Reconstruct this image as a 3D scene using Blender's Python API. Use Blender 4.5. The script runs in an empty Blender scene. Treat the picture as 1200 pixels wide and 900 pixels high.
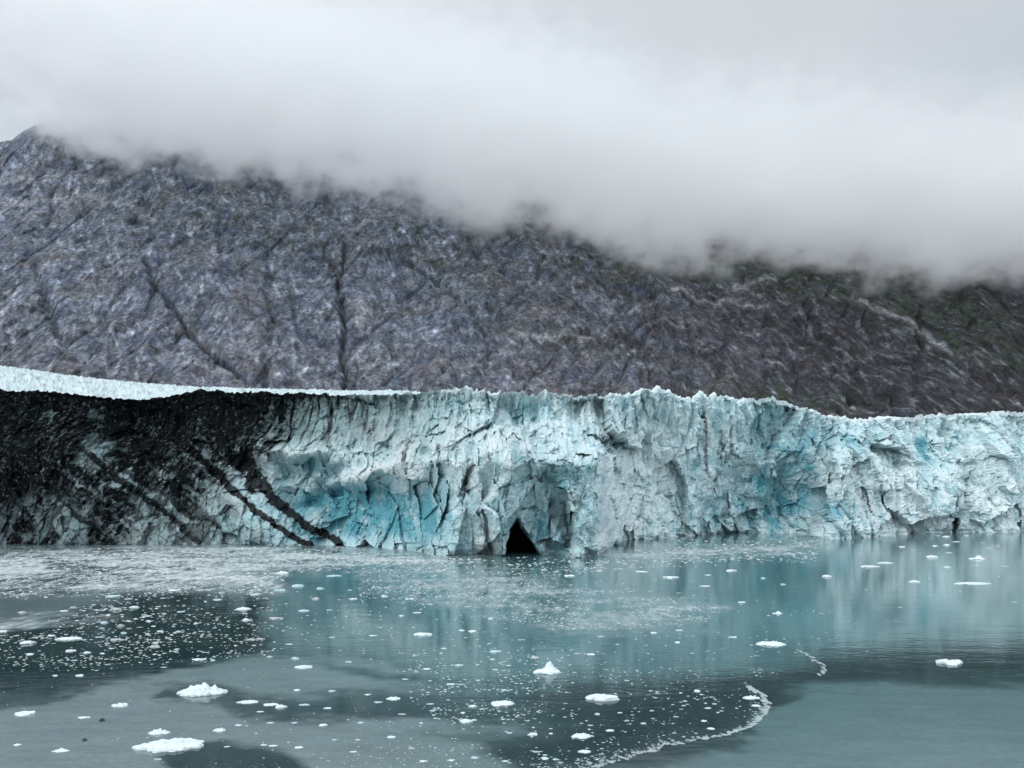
import bpy, math, random
import numpy as np

# ------------------------------------------------------------------ camera, sky, sun, exposure
SC = bpy.context.scene
H = 25.0            # height of the ship's rail above the water (m)
F = 1000.0          # focal length in photo pixels (photo 1200 wide)
HZ = 580.0          # photo row of the horizon
cam_d = bpy.data.cameras.new('camera')
cam_d.lens = 30.0
cam_d.sensor_width = 36.0
cam_d.shift_y = (HZ - 450.0) / 1200.0
cam_d.clip_start = 0.5
cam_d.clip_end = 20000
cam = bpy.data.objects.new('camera', cam_d)
SC.collection.objects.link(cam)
cam.location = (0, 0, H)
cam.rotation_euler = (math.radians(90), 0, 0)
SC.camera = cam

SUN_EL, SUN_AZ = math.radians(46), math.radians(224)     # azimuth clockwise from +Y: behind the camera, to the left
SUN_STRENGTH = 0.9
W = bpy.data.worlds.new('World')
SC.world = W
W.use_nodes = True
SC.view_settings.view_transform = 'Standard'
SC.view_settings.look = 'None'
SC.view_settings.gamma = 1
SC.view_settings.use_curve_mapping = False
SC.view_settings.exposure = 0.0
sun_d = bpy.data.lights.new('sun', 'SUN')
sun_d.energy = SUN_STRENGTH
sun_d.angle = math.radians(16)
sun_d.color = (1.0, 0.97, 0.93)
sun = bpy.data.objects.new('sun', sun_d)
SC.collection.objects.link(sun)
sun.location = (-300, -300, 900)
sun.rotation_euler = (math.pi / 2 - SUN_EL, 0, math.pi - SUN_AZ)
SC.cycles.use_denoising = True
SC.cycles.max_bounces = 16
SC.cycles.diffuse_bounces = 3
SC.cycles.glossy_bounces = 3
SC.cycles.volume_bounces = 14
SC.cycles.sample_clamp_indirect = 6


class NT:
    """tiny node-tree helper"""
    def __init__(self, tree):
        self.t = tree
        tree.nodes.clear()

    def n(self, typ, ins=None, **props):
        nd = self.t.nodes.new(typ)
        for k, v in props.items():
            setattr(nd, k, v)
        if ins:
            for k, v in ins.items():
                s = nd.inputs[k]
                if isinstance(v, bpy.types.NodeSocket):
                    self.t.links.new(v, s)
                else:
                    s.default_value = v
        return nd

    def math(self, op, a, b=0.0, c=0.0, clamp=False):
        nd = self.n('ShaderNodeMath', {0: a, 1: b, 2: c}, operation=op)
        nd.use_clamp = clamp
        return nd.outputs[0]

    def mr(self, v, a, b, c=0.0, d=1.0, smooth=True):
        nd = self.n('ShaderNodeMapRange', {'Value': v, 'From Min': a, 'From Max': b, 'To Min': c, 'To Max': d})
        nd.interpolation_type = 'SMOOTHSTEP' if smooth else 'LINEAR'
        return nd.outputs[0]

    def mix(self, f, a, b, blend='MIX'):
        nd = self.n('ShaderNodeMix', data_type='RGBA', blend_type=blend)
        for i, v in ((0, f), (6, a), (7, b)):
            if isinstance(v, bpy.types.NodeSocket):
                self.t.links.new(v, nd.inputs[i])
            else:
                nd.inputs[i].default_value = v if i == 0 else (tuple(v) + (1,))[:4]
        return nd.outputs[2]

    def noise(self, vec, scale, detail=4, rough=0.55, dist=0.0, dim='3D'):
        nd = self.n('ShaderNodeTexNoise', {'Vector': vec, 'Scale': scale, 'Detail': detail, 'Roughness': rough,
                                           'Distortion': dist}, noise_dimensions=dim)
        return nd.outputs[0]

    def vmul(self, vec, s):
        return self.n('ShaderNodeVectorMath', {0: vec, 1: s}, operation='MULTIPLY').outputs[0]


# overcast sky: a Nishita sky seen through a near-complete layer of stratus
w = NT(W.node_tree)
tc = w.n('ShaderNodeTexCoord').outputs['Generated']
sky = w.n('ShaderNodeTexSky', sky_type='NISHITA', sun_disc=False)
sky.sun_elevation = SUN_EL
sky.sun_rotation = SUN_AZ
sky.air_density = 1.0
sep = w.n('ShaderNodeSeparateXYZ', {0: tc})
dx, dy, dz = sep.outputs
up = w.math('MAXIMUM', dz, 0.0)
lum = w.math('MULTIPLY_ADD', up, 0.26, 0.555)
lum = w.math('ADD', lum, w.mr(dz, 0.45, 1.0, 0.0, 0.36))      # overcast is brightest overhead
back = w.mr(dy, 0.25, -0.85, 0.0, 0.84)                    # unseen sky behind the ship made brighter to light the ice
lum = w.math('ADD', lum, back)
leftb = w.mr(dx, 0.15, -0.75, 0.0, 0.13)
lum = w.math('ADD', lum, leftb)
cl1 = w.noise(w.vmul(tc, (1.0, 1.0, 2.6)), 2.2, 6, 0.5, 0.3)
lum = w.math('MULTIPLY', lum, w.mr(cl1, 0.25, 0.75, 0.92, 1.09, False))
tint = w.mix(w.mr(cl1, 0.3, 0.7), (0.905, 1.0, 1.085), (0.95, 1.0, 1.055))
cloudc = w.n('ShaderNodeVectorMath', {0: tint, 'Scale': lum}, operation='SCALE').outputs[0]
skyc = w.n('ShaderNodeVectorMath', {0: sky.outputs[0], 'Scale': 0.1}, operation='SCALE').outputs[0]
both = w.mix(0.93, skyc, cloudc)
both10 = w.n('ShaderNodeVectorMath', {0: both, 'Scale': 10.0}, operation='SCALE').outputs[0]
bg = w.n('ShaderNodeBackground', {'Color': both10, 'Strength': 0.1})
w.t.links.new(bg.outputs[0], w.n('ShaderNodeOutputWorld').inputs[0])

# ------------------------------------------------------------------ numpy helpers
rng = np.random.default_rng(7)
PERM = rng.permutation(4096).astype(np.int64)
GRAD = rng.uniform(0, 2 * np.pi, 4096)
GX, GY = np.cos(GRAD), np.sin(GRAD)
RND = rng.random((4096, 6))


def hsh(ix, iy, seed):
    return PERM[(PERM[(ix + seed * 131) & 4095] + iy) & 4095]


def noise2(x, y, seed=0):
    x = np.asarray(x, float); y = np.asarray(y, float)
    x0 = np.floor(x).astype(np.int64); y0 = np.floor(y).astype(np.int64)
    fx, fy = x - x0, y - y0
    u = fx * fx * fx * (fx * (fx * 6 - 15) + 10); v = fy * fy * fy * (fy * (fy * 6 - 15) + 10)
    def g(a, b, dx_, dy_):
        h = hsh(a, b, seed)
        return GX[h] * dx_ + GY[h] * dy_
    n00 = g(x0, y0, fx, fy); n10 = g(x0 + 1, y0, fx - 1, fy)
    n01 = g(x0, y0 + 1, fx, fy - 1); n11 = g(x0 + 1, y0 + 1, fx - 1, fy - 1)
    return ((n00 * (1 - u) + n10 * u) * (1 - v) + (n01 * (1 - u) + n11 * u) * v) * 1.5


def fbm(x, y, oct=5, seed=0, gain=0.5, lac=2.03):
    s, a, t = 0.0, 1.0, 0.0
    for i in range(oct):
        s = s + a * noise2(x, y, seed + i); t += a
        x = x * lac + 17.3; y = y * lac - 9.1; a *= gain
    return s / t


def ridged(x, y, oct=5, seed=0, gain=0.55, lac=2.05):
    s, a, t, wgt = 0.0, 1.0, 0.0, 1.0
    for i in range(oct):
        n = (1 - np.abs(noise2(x, y, seed + i)) * 1.5)
        n = np.clip(n, 0, 1) ** 2 * wgt
        s = s + a * n; t += a
        wgt = np.clip(n * 1.8, 0, 1)
        x = x * lac + 11.7; y = y * lac + 5.3; a *= gain
    return s / t


def worley(x, y, seed=0):
    """F1, F2, per-cell random triple, offset vector to the cell centre"""
    x0 = np.floor(x).astype(np.int64); y0 = np.floor(y).astype(np.int64)
    f1 = np.full(x.shape, 9.0); f2 = np.full(x.shape, 9.0)
    idx = np.zeros(x.shape, np.int64); ox = np.zeros(x.shape); oy = np.zeros(x.shape)
    for i in (-1, 0, 1):
        for j in (-1, 0, 1):
            h = hsh(x0 + i, y0 + j, seed)
            ddx = x0 + i + 0.1 + 0.8 * RND[h, 0] - x; ddy = y0 + j + 0.1 + 0.8 * RND[h, 1] - y
            d = np.sqrt(ddx * ddx + ddy * ddy)
            m = d < f1
            f2 = np.where(m, f1, np.minimum(f2, d))
            f1 = np.where(m, d, f1); idx = np.where(m, h, idx)
            ox = np.where(m, -ddx, ox); oy = np.where(m, -ddy, oy)
    return f1, f2, RND[idx, 2], RND[idx, 3], RND[idx, 4], ox, oy


def facets(x, y, seed, tilt=0.9):
    f1, f2, a, b, c, ox, oy = worley(x, y, seed)
    return (a - 0.5) * 1.2 + ((b - 0.5) * ox + (c - 0.5) * oy) * 2 * tilt, f2 - f1


def sst(a, b, x):
    t = np.clip((x - a) / (b - a), 0, 1)
    return t * t * (3 - 2 * t)


def gauss(px, py, cx, cy, sx, sy, rot=0.0):
    c, s = math.cos(math.radians(rot)), math.sin(math.radians(rot))
    u = ((px - cx) * c + (py - cy) * s) / sx; v = (-(px - cx) * s + (py - cy) * c) / sy
    return np.exp(-0.5 * (u * u + v * v))


def segdist(px, py, pts):
    """distance to a polyline, and the running parameter 0..1"""
    best = np.full(np.shape(px), 1e9); par = np.zeros(np.shape(px))
    n = len(pts) - 1
    for i in range(n):
        (ax, ay), (bx, by) = pts[i], pts[i + 1]
        ex, ey = bx - ax, by - ay
        t = np.clip(((px - ax) * ex + (py - ay) * ey) / (ex * ex + ey * ey), 0, 1)
        d = np.hypot(px - ax - t * ex, py - ay - t * ey)
        m = d < best
        best = np.where(m, d, best); par = np.where(m, (i + t) / n, par)
    return best, par


def polysd(px, py, poly):
    """signed distance, positive inside"""
    d, _ = segdist(px, py, poly + [poly[0]])
    ins = np.zeros(np.shape(px), bool)
    n = len(poly)
    for i in range(n):
        (x1, y1), (x2, y2) = poly[i], poly[(i + 1) % n]
        c = ((y1 > py) != (y2 > py)) & (px < (x2 - x1) * (py - y1) / ((y2 - y1) + 1e-12) + x1)
        ins ^= c
    return np.where(ins, d, -d)


def grid_faces(nr, nc, off=0):
    a = (np.arange(nr - 1)[:, None] * nc + np.arange(nc - 1)[None, :]).ravel() + off
    return np.stack([a, a + 1, a + nc + 1, a + nc], 1)


def link(o, parent=None):
    SC.collection.objects.link(o)
    if parent is not None:
        o.parent = parent
    return o


def mesh_obj(name, V, Fc, mat, parent=None, attrs=None, smooth=False):
    V = np.ascontiguousarray(V, np.float32); Fc = np.ascontiguousarray(Fc, np.int32)
    me = bpy.data.meshes.new(name)
    k = Fc.shape[1]
    me.vertices.add(len(V)); me.vertices.foreach_set('co', V.ravel())
    me.loops.add(Fc.size); me.loops.foreach_set('vertex_index', Fc.ravel())
    me.polygons.add(len(Fc))
    me.polygons.foreach_set('loop_start', np.arange(0, Fc.size, k, dtype=np.int32))
    me.polygons.foreach_set('loop_total', np.full(len(Fc), k, np.int32))
    me.polygons.foreach_set('use_smooth', np.full(len(Fc), smooth, bool))
    me.update(calc_edges=True)
    for an, av in (attrs or {}).items():
        av = np.asarray(av, np.float32)
        if av.ndim == 1:
            at = me.attributes.new(an, 'FLOAT', 'POINT'); at.data.foreach_set('value', av)
        else:
            at = me.attributes.new(an, 'FLOAT_COLOR', 'POINT')
            at.data.foreach_set('color', np.concatenate([av, np.ones((len(av), 1), np.float32)], 1).ravel())
    me.materials.append(mat)
    return link(bpy.data.objects.new(name, me), parent)


def submesh(V, Fc, keep, attrs):
    f = Fc[keep]
    used, inv = np.unique(f.ravel(), return_inverse=True)
    return V[used], inv.reshape(f.shape), {k: a[used] for k, a in attrs.items()}


def tag(o, label=None, cat=None, group=None, kind=None):
    for k, v in (('label', label), ('category', cat), ('group', group), ('kind', kind)):
        if v:
            o[k] = v
    return o


def new_mat(name):
    m = bpy.data.materials.new(name)
    m.use_nodes = True
    return m, NT(m.node_tree)


def world_pt(px, py, y):
    return (px - 600.0) / F * y, y, H + (HZ - py) / F * y


def lerp3(a, b, t):
    return a * (1 - t)[:, None] + np.asarray(b, float)[None, :] * t[:, None]


# ------------------------------------------------------------------ materials
def rock_material():
    m, t = new_mat('mountain_rock')
    at = t.n('ShaderNodeAttribute', attribute_name='Col').outputs['Color']
    pos = t.n('ShaderNodeNewGeometry').outputs['Position']
    n1 = t.noise(pos, 0.11, 6, 0.7)
    n2 = t.noise(pos, 0.15, 4, 0.75)
    n3 = t.noise(t.vmul(pos, (1, 1, 0.45)), 0.055, 4, 0.65)
    shear = t.n('ShaderNodeMapping', {'Vector': pos, 'Rotation': (0.3, 0.45, 0.2), 'Scale': (1.25, 1.25, 0.36)}).outputs[0]
    wob = t.n('ShaderNodeTexNoise', {'Vector': pos, 'Scale': 0.05, 'Detail': 3.0}).outputs['Color']
    shear = t.n('ShaderNodeVectorMath', {0: wob, 1: (9, 9, 9), 2: shear}, operation='MULTIPLY_ADD').outputs[0]
    v1 = t.n('ShaderNodeTexVoronoi', {'Vector': shear, 'Scale': 0.045}, feature='DISTANCE_TO_EDGE').outputs['Distance']
    v2 = t.n('ShaderNodeTexVoronoi', {'Vector': shear, 'Scale': 0.10}, feature='DISTANCE_TO_EDGE').outputs['Distance']
    vc = t.n('ShaderNodeTexVoronoi', {'Vector': shear, 'Scale': 0.085}).outputs['Color']
    vcs = t.n('ShaderNodeSeparateColor', {0: vc}).outputs[0]
    k = t.math('MULTIPLY', t.mr(n2, 0.30, 0.70, 0.30, 1.8, False), t.mr(n3, 0.3, 0.7, 0.6, 1.45, False))
    k = t.math('MULTIPLY', k, t.mr(v1, 0.0, 0.10, 0.70, 1.0))
    k = t.math('MULTIPLY', k, t.mr(v2, 0.0, 0.09, 0.88, 1.0))
    k = t.math('MULTIPLY', k, t.mr(vcs, 0.0, 1.0, 0.72, 1.32, False))
    c = t.n('ShaderNodeVectorMath', {0: at, 'Scale': k}, operation='SCALE').outputs[0]
    lite = t.math('MULTIPLY', t.mr(n2, 0.60, 0.72, 0, 1), t.mr(n3, 0.45, 0.6, 0.05, 0.38))
    c = t.mix(lite, c, t.mix(0.45, (0.30, 0.31, 0.33), at))
    bm = t.n('ShaderNodeBump', {'Height': n1, 'Strength': 0.8, 'Distance': 6.0}).outputs[0]
    p = t.n('ShaderNodeBsdfPrincipled', {'Base Color': c, 'Roughness': 0.85, 'Normal': bm})
    p.inputs['Specular IOR Level'].default_value = 0.25
    t.t.links.new(p.outputs[0], t.n('ShaderNodeOutputMaterial').inputs[0])
    return m


def ice_material(name='glacier_ice', speck=0.08, rough=0.5, bump=0.6, spec=0.3):
    m, t = new_mat(name)
    at = t.n('ShaderNodeAttribute', attribute_name='Col').outputs['Color']
    pos = t.n('ShaderNodeNewGeometry').outputs['Position']
    n1 = t.noise(pos, 0.7, 5, 0.65)
    n2 = t.noise(t.vmul(pos, (1, 1, 0.4)), 1.7, 3, 0.6, 0.5)
    k = t.math('MULTIPLY', t.mr(n1, 0.28, 0.72, 1 - 2.2 * speck, 1 + 2.2 * speck, False),
               t.mr(n2, 0.3, 0.7, 1 - speck, 1 + speck, False))
    c = t.n('ShaderNodeVectorMath', {0: at, 'Scale': k}, operation='SCALE').outputs[0]
    bm = t.n('ShaderNodeBump', {'Height': n1, 'Strength': bump, 'Distance': 1.6}).outputs[0]
    p = t.n('ShaderNodeBsdfPrincipled', {'Base Color': c, 'Roughness': rough, 'Normal': bm})
    p.inputs['Specular IOR Level'].default_value = spec
    t.t.links.new(p.outputs[0], t.n('ShaderNodeOutputMaterial').inputs[0])
    return m


def floe_material(name, col, blue):
    m, t = new_mat(name)
    pos = t.n('ShaderNodeNewGeometry').outputs['Position']
    n1 = t.noise(pos, 3.0, 4, 0.6)
    c = t.mix(t.mr(n1, 0.35, 0.7), col, blue)
    bm = t.n('ShaderNodeBump', {'Height': n1, 'Strength': 0.6, 'Distance': 0.15}).outputs[0]
    p = t.n('ShaderNodeBsdfPrincipled', {'Base Color': c, 'Roughness': 0.45, 'Normal': bm})
    t.t.links.new(p.outputs[0], t.n('ShaderNodeOutputMaterial').inputs[0])
    return m


def water_material():
    m, t = new_mat('glacial_water')
    at = t.n('ShaderNodeAttribute', attribute_name='Col').outputs['Color']
    ro = t.n('ShaderNodeAttribute', attribute_name='rough').outputs['Fac']
    film = t.n('ShaderNodeAttribute', attribute_name='film').outputs['Fac']
    pos = t.n('ShaderNodeNewGeometry').outputs['Position']
    g = t.noise(pos, 1.3, 5, 0.7)
    g2 = t.noise(t.vmul(pos, (0.35, 1, 1)), 0.35, 5, 0.65)
    k = t.math('MULTIPLY', t.mr(g, 0.3, 0.7, 0.86, 1.14, False), t.mr(g2, 0.3, 0.7, 0.88, 1.12, False))
    c = t.n('ShaderNodeVectorMath', {0: at, 'Scale': k}, operation='SCALE').outputs[0]
    sl = t.n('ShaderNodeAttribute', attribute_name='slush').outputs['Fac']
    gs = t.noise(t.vmul(pos, (1, 0.3, 1)), 0.85, 3, 0.75)
    c = t.n('ShaderNodeVectorMath', {0: c, 'Scale': t.math('ADD', 1.0, t.math('MULTIPLY', sl, t.mr(gs, 0.33, 0.67, -0.75, 0.55, False)))}, operation='SCALE').outputs[0]
    w1 = t.noise(t.vmul(pos, (0.55, 1.0, 1)), 0.8, 3, 0.55)
    w2 = t.noise(t.vmul(pos, (0.5, 1.0, 1)), 0.16, 2, 0.5)
    hgt = t.math('ADD', t.math('MULTIPLY', w1, 0.10), t.math('MULTIPLY', w2, 0.22))
    bm = t.n('ShaderNodeBump', {'Height': hgt, 'Strength': 0.38, 'Distance': 0.5}).outputs[0]
    p = t.n('ShaderNodeBsdfPrincipled', {'Base Color': c, 'Roughness': ro, 'Normal': bm, 'IOR': 1.333,
                                         'Specular IOR Level': t.mr(film, 0, 1, 0.5, 0.12, False)})
    t.t.links.new(p.outputs[0], t.n('ShaderNodeOutputMaterial').inputs[0])
    return m


# ------------------------------------------------------------------ mountain
def build_mountain():
    NC, NR = 1780, 600
    u = np.concatenate([np.linspace(-2600, -1540, 80, endpoint=False), np.linspace(-1540, 1540, 1620), np.linspace(1550, 2500, 80)]); v = np.linspace(0, 1, NR)
    U, Vv = np.meshgrid(u, v)
    ridge = np.interp(U, [-2600, -1900, -1560, -1400, -1290, -1210, -1100, -900, -600, 0, 600, 1500, 2500],
                      [560, 760, 905, 965, 1018, 1040, 1025, 1030, 1000, 920, 860, 840, 800])
    ridge = ridge + 12 * fbm(U / 60, U * 0, 4, 60)
    Y = 1330 + 100 * (U / 2000) ** 2 + Vv ** 0.92 * 930
    prof = 0.93 * Vv + 0.07 * Vv ** 2
    Z = 20 + (ridge - 20) * prof
    # displacement along the slope normal
    wx = 26 * fbm(U / 190, Vv * 6, 2, 3); wv = 0.022 * fbm(U / 150, Vv * 6, 3, 9)
    a, b = U + wx, (Vv + wv) * 1250
    d = 34 * (ridged(a / 340, b / 620, 3, 11) - 0.42)
    d += 9 * (ridged((a + 0.45 * b) / 130, (b - 0.3 * a) / 280, 2, 21) - 0.4)
    d += 7 * (ridged((a - 0.2 * b) / 85, b / 330, 2, 49) - 0.4)
    fa, ea = facets(a / 70, b / 95, 31)
    d += 4 * np.minimum(ea, 0.5)
    d -= 6 * sst(0.62, 0.95, ridged((a + 0.25 * b) / 105, b / 520, 2, 45)) + 7 * sst(0.62, 0.95, ridged((a - 0.4 * b) / 80, b / 420, 2, 47))
    d *= 1 - 0.65 * sst(0.86, 1.0, Vv)
    # the gullies that run down the face (photo pixels of the undisplaced face)
    PX = 600 + F * U / Y; PY = HZ - F * (Z - H) / Y
    wpx = PX + 9 * fbm(U / 45, Z / 45, 4, 90); wpy = PY + 6 * fbm(U / 50, Z / 50, 3, 95)
    gul = np.zeros_like(U)
    for pts, wd, dep in (
            ([(402, 285), (396, 330), (402, 400), (403, 455)], 5, 24),
            ([(378, 280), (388, 310), (398, 335)], 4, 16),
            ([(165, 300), (190, 350), (230, 400), (300, 460)], 4, 18),
            ([(40, 310), (55, 360), (75, 420)], 8, 14),
            ([(590, 250), (575, 290), (600, 330)], 5, 16),
            ([(310, 300), (318, 380), (312, 455)], 6, 14),
            ([(945, 360), (960, 395), (1000, 430), (1020, 470)], 5, 16),
            ([(735, 400), (760, 430), (775, 475)], 4, 14),
            ([(640, 380), (700, 395), (750, 400), (830, 420)], 4, 12),
            ([(1060, 330), (1100, 360), (1160, 380), (1200, 400)], 5, 12),
            ([(470, 300), (520, 330), (560, 370), (575, 420)], 4, 12)):
        dd, _ = segdist(wpx, wpy, pts)
        gul += dep * np.exp(-(dd / (wd * 0.68)) ** 2)
    d -= gul * 0.65
    fadeb = sst(0, 0.05, Vv); d = d * (0.3 + 0.7 * fadeb)
    Y2 = Y - d * 0.72; Z2 = Z + d * 0.62
    X2 = U
    # rock, lichen and scree colours, darker in gullies, bluish haze painted in at left
    fu, fz = U.ravel(), (Vv * 1250).ravel()
    PXr, PYr = PX.ravel(), PY.ravel()
    col = np.tile(np.array([0.120, 0.140, 0.180]), (U.size, 1))
    red = sst(350, 900, PXr) * 0.75 + 0.45 * sst(330, 460, PYr) * sst(900, 100, PXr)
    red = np.clip(red + 0.6 * fbm(fu / 140, fz / 140, 4, 71), 0, 1)
    col = lerp3(col, (0.100, 0.089, 0.096), red)
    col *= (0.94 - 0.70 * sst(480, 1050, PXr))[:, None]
    st = ridged((fu + 0.4 * fz) / 44, (fz - 0.2 * fu) / 120, 3, 81)
    lite = sst(0.50, 0.80, st) * (0.85 - 0.45 * sst(400, 900, PXr))
    col = lerp3(col, (0.33, 0.35, 0.39), lite * 0.62)
    col *= np.clip(1 + 0.6 * fbm(fu / 12, fz / 24, 2, 85), 0.4, 2.0)[:, None]
    col *= np.clip(1 + 0.55 * fbm((fu + 0.3 * fz) / 150, (fz - 0.5 * fu) / 34, 4, 86), 0.5, 1.7)[:, None]
    fcol = facets(fu / 26, fz / 34, 37, 1.2)[0]
    col *= np.clip(1 + 0.4 * fcol, 0.5, 1.6)[:, None]
    mid = fbm(fu / 70, fz / 90, 4, 87)
    col *= np.clip(1 + 0.5 * mid, 0.5, 1.6)[:, None]
    dk = sst(0.55, 0.85, ridged((fu - 0.3 * fz) / 60, fz / 170, 4, 83))
    col = lerp3(col, (0.040, 0.050, 0.072), dk * 0.6)
    for (qx_, qz_, sd, cc, kk) in ((90, 60, 91, (0.055, 0.072, 0.110), 0.7), (110, 70, 92, (0.118, 0.110, 0.112), 0.55), (46, 34, 94, (0.17, 0.18, 0.20), 0.5)):
        f_ = sst(0.08, 0.34, fbm((fu + 0.3 * fz) / qx_, (fz - 0.2 * fu) / qz_, 4, sd))
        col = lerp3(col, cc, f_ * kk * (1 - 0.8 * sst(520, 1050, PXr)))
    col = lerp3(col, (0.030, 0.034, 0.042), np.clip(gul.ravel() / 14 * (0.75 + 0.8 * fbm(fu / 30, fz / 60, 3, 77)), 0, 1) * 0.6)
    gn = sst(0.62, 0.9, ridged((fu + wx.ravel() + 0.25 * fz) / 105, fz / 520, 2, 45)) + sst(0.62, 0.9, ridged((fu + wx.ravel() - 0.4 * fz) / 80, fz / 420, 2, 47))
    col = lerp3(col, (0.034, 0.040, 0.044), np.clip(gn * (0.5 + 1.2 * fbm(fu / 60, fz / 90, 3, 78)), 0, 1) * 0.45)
    # moss and scrub on the benches
    gm = np.zeros(U.size)
    for cx, cy, sx, sy, r, k in ((960, 335, 190, 12, 10, .9), (1150, 410, 90, 14, 18, .7), (720, 320, 60, 12, 5, .55),
                                 (930, 465, 60, 10, 5, .6), (300, 260, 130, 26, 8, .35), (560, 330, 60, 20, 30, .35),
                                 (680, 405, 70, 8, 15, .4), (1120, 350, 60, 8, 28, .6), (650, 270, 60, 10, 0, .5)):
        gm += k * gauss(PXr, PYr, cx, cy, sx, sy, r)
    gm = np.clip(gm * 1.6, 0, 1) * sst(-0.14, 0.22, fbm(fu / 26, fz / 15, 5, 73))
    col = lerp3(col, (0.030, 0.046, 0.026), np.clip(gm, 0, 1) * 0.9)
    # pale scree chutes and pale ledge lines
    for pts, wd in (([(420, 350), (423, 385)], 5), ([(1000, 350), (1080, 390), (1110, 420)], 3),
                    ([(250, 285), (248, 330)], 3), ([(905, 330), (860, 335)], 3), ([(225, 425), (270, 440), (300, 460)], 4),
                    ([(410, 268), (450, 250)], 3), ([(0, 236), (50, 226), (100, 224), (150, 236), (178, 250)], 4), ([(0, 208), (60, 200), (120, 204)], 3), ([(600, 388), (650, 392), (700, 402)], 2.5), ([(790, 345), (850, 352), (900, 360)], 2.5)):
        dd, _ = segdist(wpx.ravel(), wpy.ravel(), pts)
        col = lerp3(col, (0.26, 0.26, 0.28), 0.6 * np.exp(-(dd / wd) ** 2))
    V = np.stack([X2.ravel(), Y2.ravel(), Z2.ravel()], 1)
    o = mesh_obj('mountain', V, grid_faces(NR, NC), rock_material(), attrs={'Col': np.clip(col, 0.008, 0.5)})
    tag(o, 'steep grey and brown rock mountainside with gullies behind the glacier', 'mountain', kind='structure')


build_mountain()

# ------------------------------------------------------------------ low cloud on the mountain
CB = [(-2600, 1500), (-1700, 1260), (-1300, 965), (-1135, 915), (-980, 850), (-750, 790), (-450, 728), (0, 632), (170, 592), (285, 540), (560, 532),
      (850, 478), (1140, 525), (1500, 515), (2500, 515)]


def build_cloud():
    nx, ny = 90, 14
    xs = np.linspace(-1550, 1750, nx); ys = np.linspace(1330, 2400, ny)
    X, Y = np.meshgrid(xs, ys)
    zb = np.interp(X, [c[0] for c in CB], [c[1] for c in CB]) - 70 + 26 * fbm(X / 170, Y / 170, 3, 7)
    zt = zb + 70 + 335 + 20 * fbm(X / 260, Y / 260, 3, 8)
    V = np.concatenate([np.stack([X, Y, zb], -1).reshape(-1, 3), np.stack([X, Y, zt], -1).reshape(-1, 3)])
    n = nx * ny
    fb = grid_faces(ny, nx)[:, ::-1]; ft = grid_faces(ny, nx, n)
    side = []
    ring = [i for i in range(nx)] + [r * nx + nx - 1 for r in range(1, ny)] + [(ny - 1) * nx + i for i in range(nx - 2, -1, -1)] \
        + [r * nx for r in range(ny - 2, 0, -1)]
    for i in range(len(ring)):
        a, b = ring[i], ring[(i + 1) % len(ring)]
        side.append((a, b, b + n, a + n))
    m, t = new_mat('cloud_vapour')
    pos = t.n('ShaderNodeNewGeometry').outputs['Position']
    s = t.n('ShaderNodeSeparateXYZ', {0: pos}).outputs
    fx = t.mr(s[0], -2600, 2500, 0, 1, False)
    fc = t.n('ShaderNodeFloatCurve', {'Value': fx})
    cv = fc.mapping.curves[0]
    pts = [((x + 2600) / 5100.0, z / 1600.0) for x, z in CB]
    cv.points[0].location = pts[0]; cv.points[1].location = pts[-1]
    for q in pts[1:-1]:
        cv.points.new(*q)
    for q in cv.points:
        q.handle_type = 'VECTOR'
    fc.mapping.update()
    base = t.math('MULTIPLY', fc.outputs[0], 1600.0)
    n1 = t.noise(t.vmul(pos, (1, 1, 1.25)), 0.0068, 4, 0.66)
    rel = t.math('SUBTRACT', s[2], base)
    rel = t.math('ADD', rel, t.mr(n1, 0.25, 0.75, -205, 205, False))
    d = t.mr(rel, -15, 125, 0, 1)
    d = t.math('POWER', d, 0.95)
    # bottom of the hull, top and front fade
    d = t.math('MULTIPLY', d, t.mr(t.math('SUBTRACT', s[2], base), -70, 0, 0, 1))
    d = t.math('MULTIPLY', d, t.mr(t.math('SUBTRACT', s[2], base), 320, 70, 0, 1))
    d = t.math('MULTIPLY', d, t.mr(s[1], 1330, 1560, 0, 1))
    d = t.math('MULTIPLY', d, t.mr(s[0], -1500, -980, 0.0, 1))
    n2 = t.noise(t.vmul(pos, (1, 1, 1.6)), 0.019, 3, 0.62)
    d = t.math('MULTIPLY', d, t.mr(n2, 0.32, 0.66, 0.02, 2.1, False))
    d = t.math('MULTIPLY', d, 0.017)
    vol = t.n('ShaderNodeVolumePrincipled', {'Color': (1.0, 1.0, 1.0, 1), 'Density': d, 'Anisotropy': 0.7})
    t.t.links.new(vol.outputs[0], t.n('ShaderNodeOutputMaterial').inputs['Volume'])
    m.cycles.volume_step_rate = 0.22
    o = mesh_obj('low_cloud', V, np.concatenate([fb, ft, np.array(side)]), m)
    tag(o, 'bank of low white cloud hiding the top of the mountain', 'cloud', kind='stuff')


build_cloud()

# ------------------------------------------------------------------ glacier
BASE = [(-300, 637), (0, 638), (230, 638), (330, 638), (400, 640), (480, 645), (530, 650), (590, 651), (630, 650), (672, 652),
        (704, 649), (713, 641), (740, 633), (800, 628), (860, 626), (930, 627), (985, 629), (1050, 626), (1130, 624), (1200, 622), (1500, 618)]
TOP = [(-300, 462), (-100, 459), (0, 457), (60, 458), (100, 462), (160, 468), (200, 464), (235, 456), (262, 459), (330, 460), (400, 463),
       (480, 460), (520, 457), (545, 456), (600, 459), (700, 461), (740, 459), (770, 457), (800, 464), (850, 465), (900, 468),
       (930, 472), (965, 486), (1000, 490), (1080, 487), (1130, 484), (1180, 481), (1250, 481), (1500, 476)]


def ip(tbl, x):
    return np.interp(x, [a for a, _ in tbl], [b for _, b in tbl])


def front_y(px):
    return H * F / (ip(BASE, px) - HZ)


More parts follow.
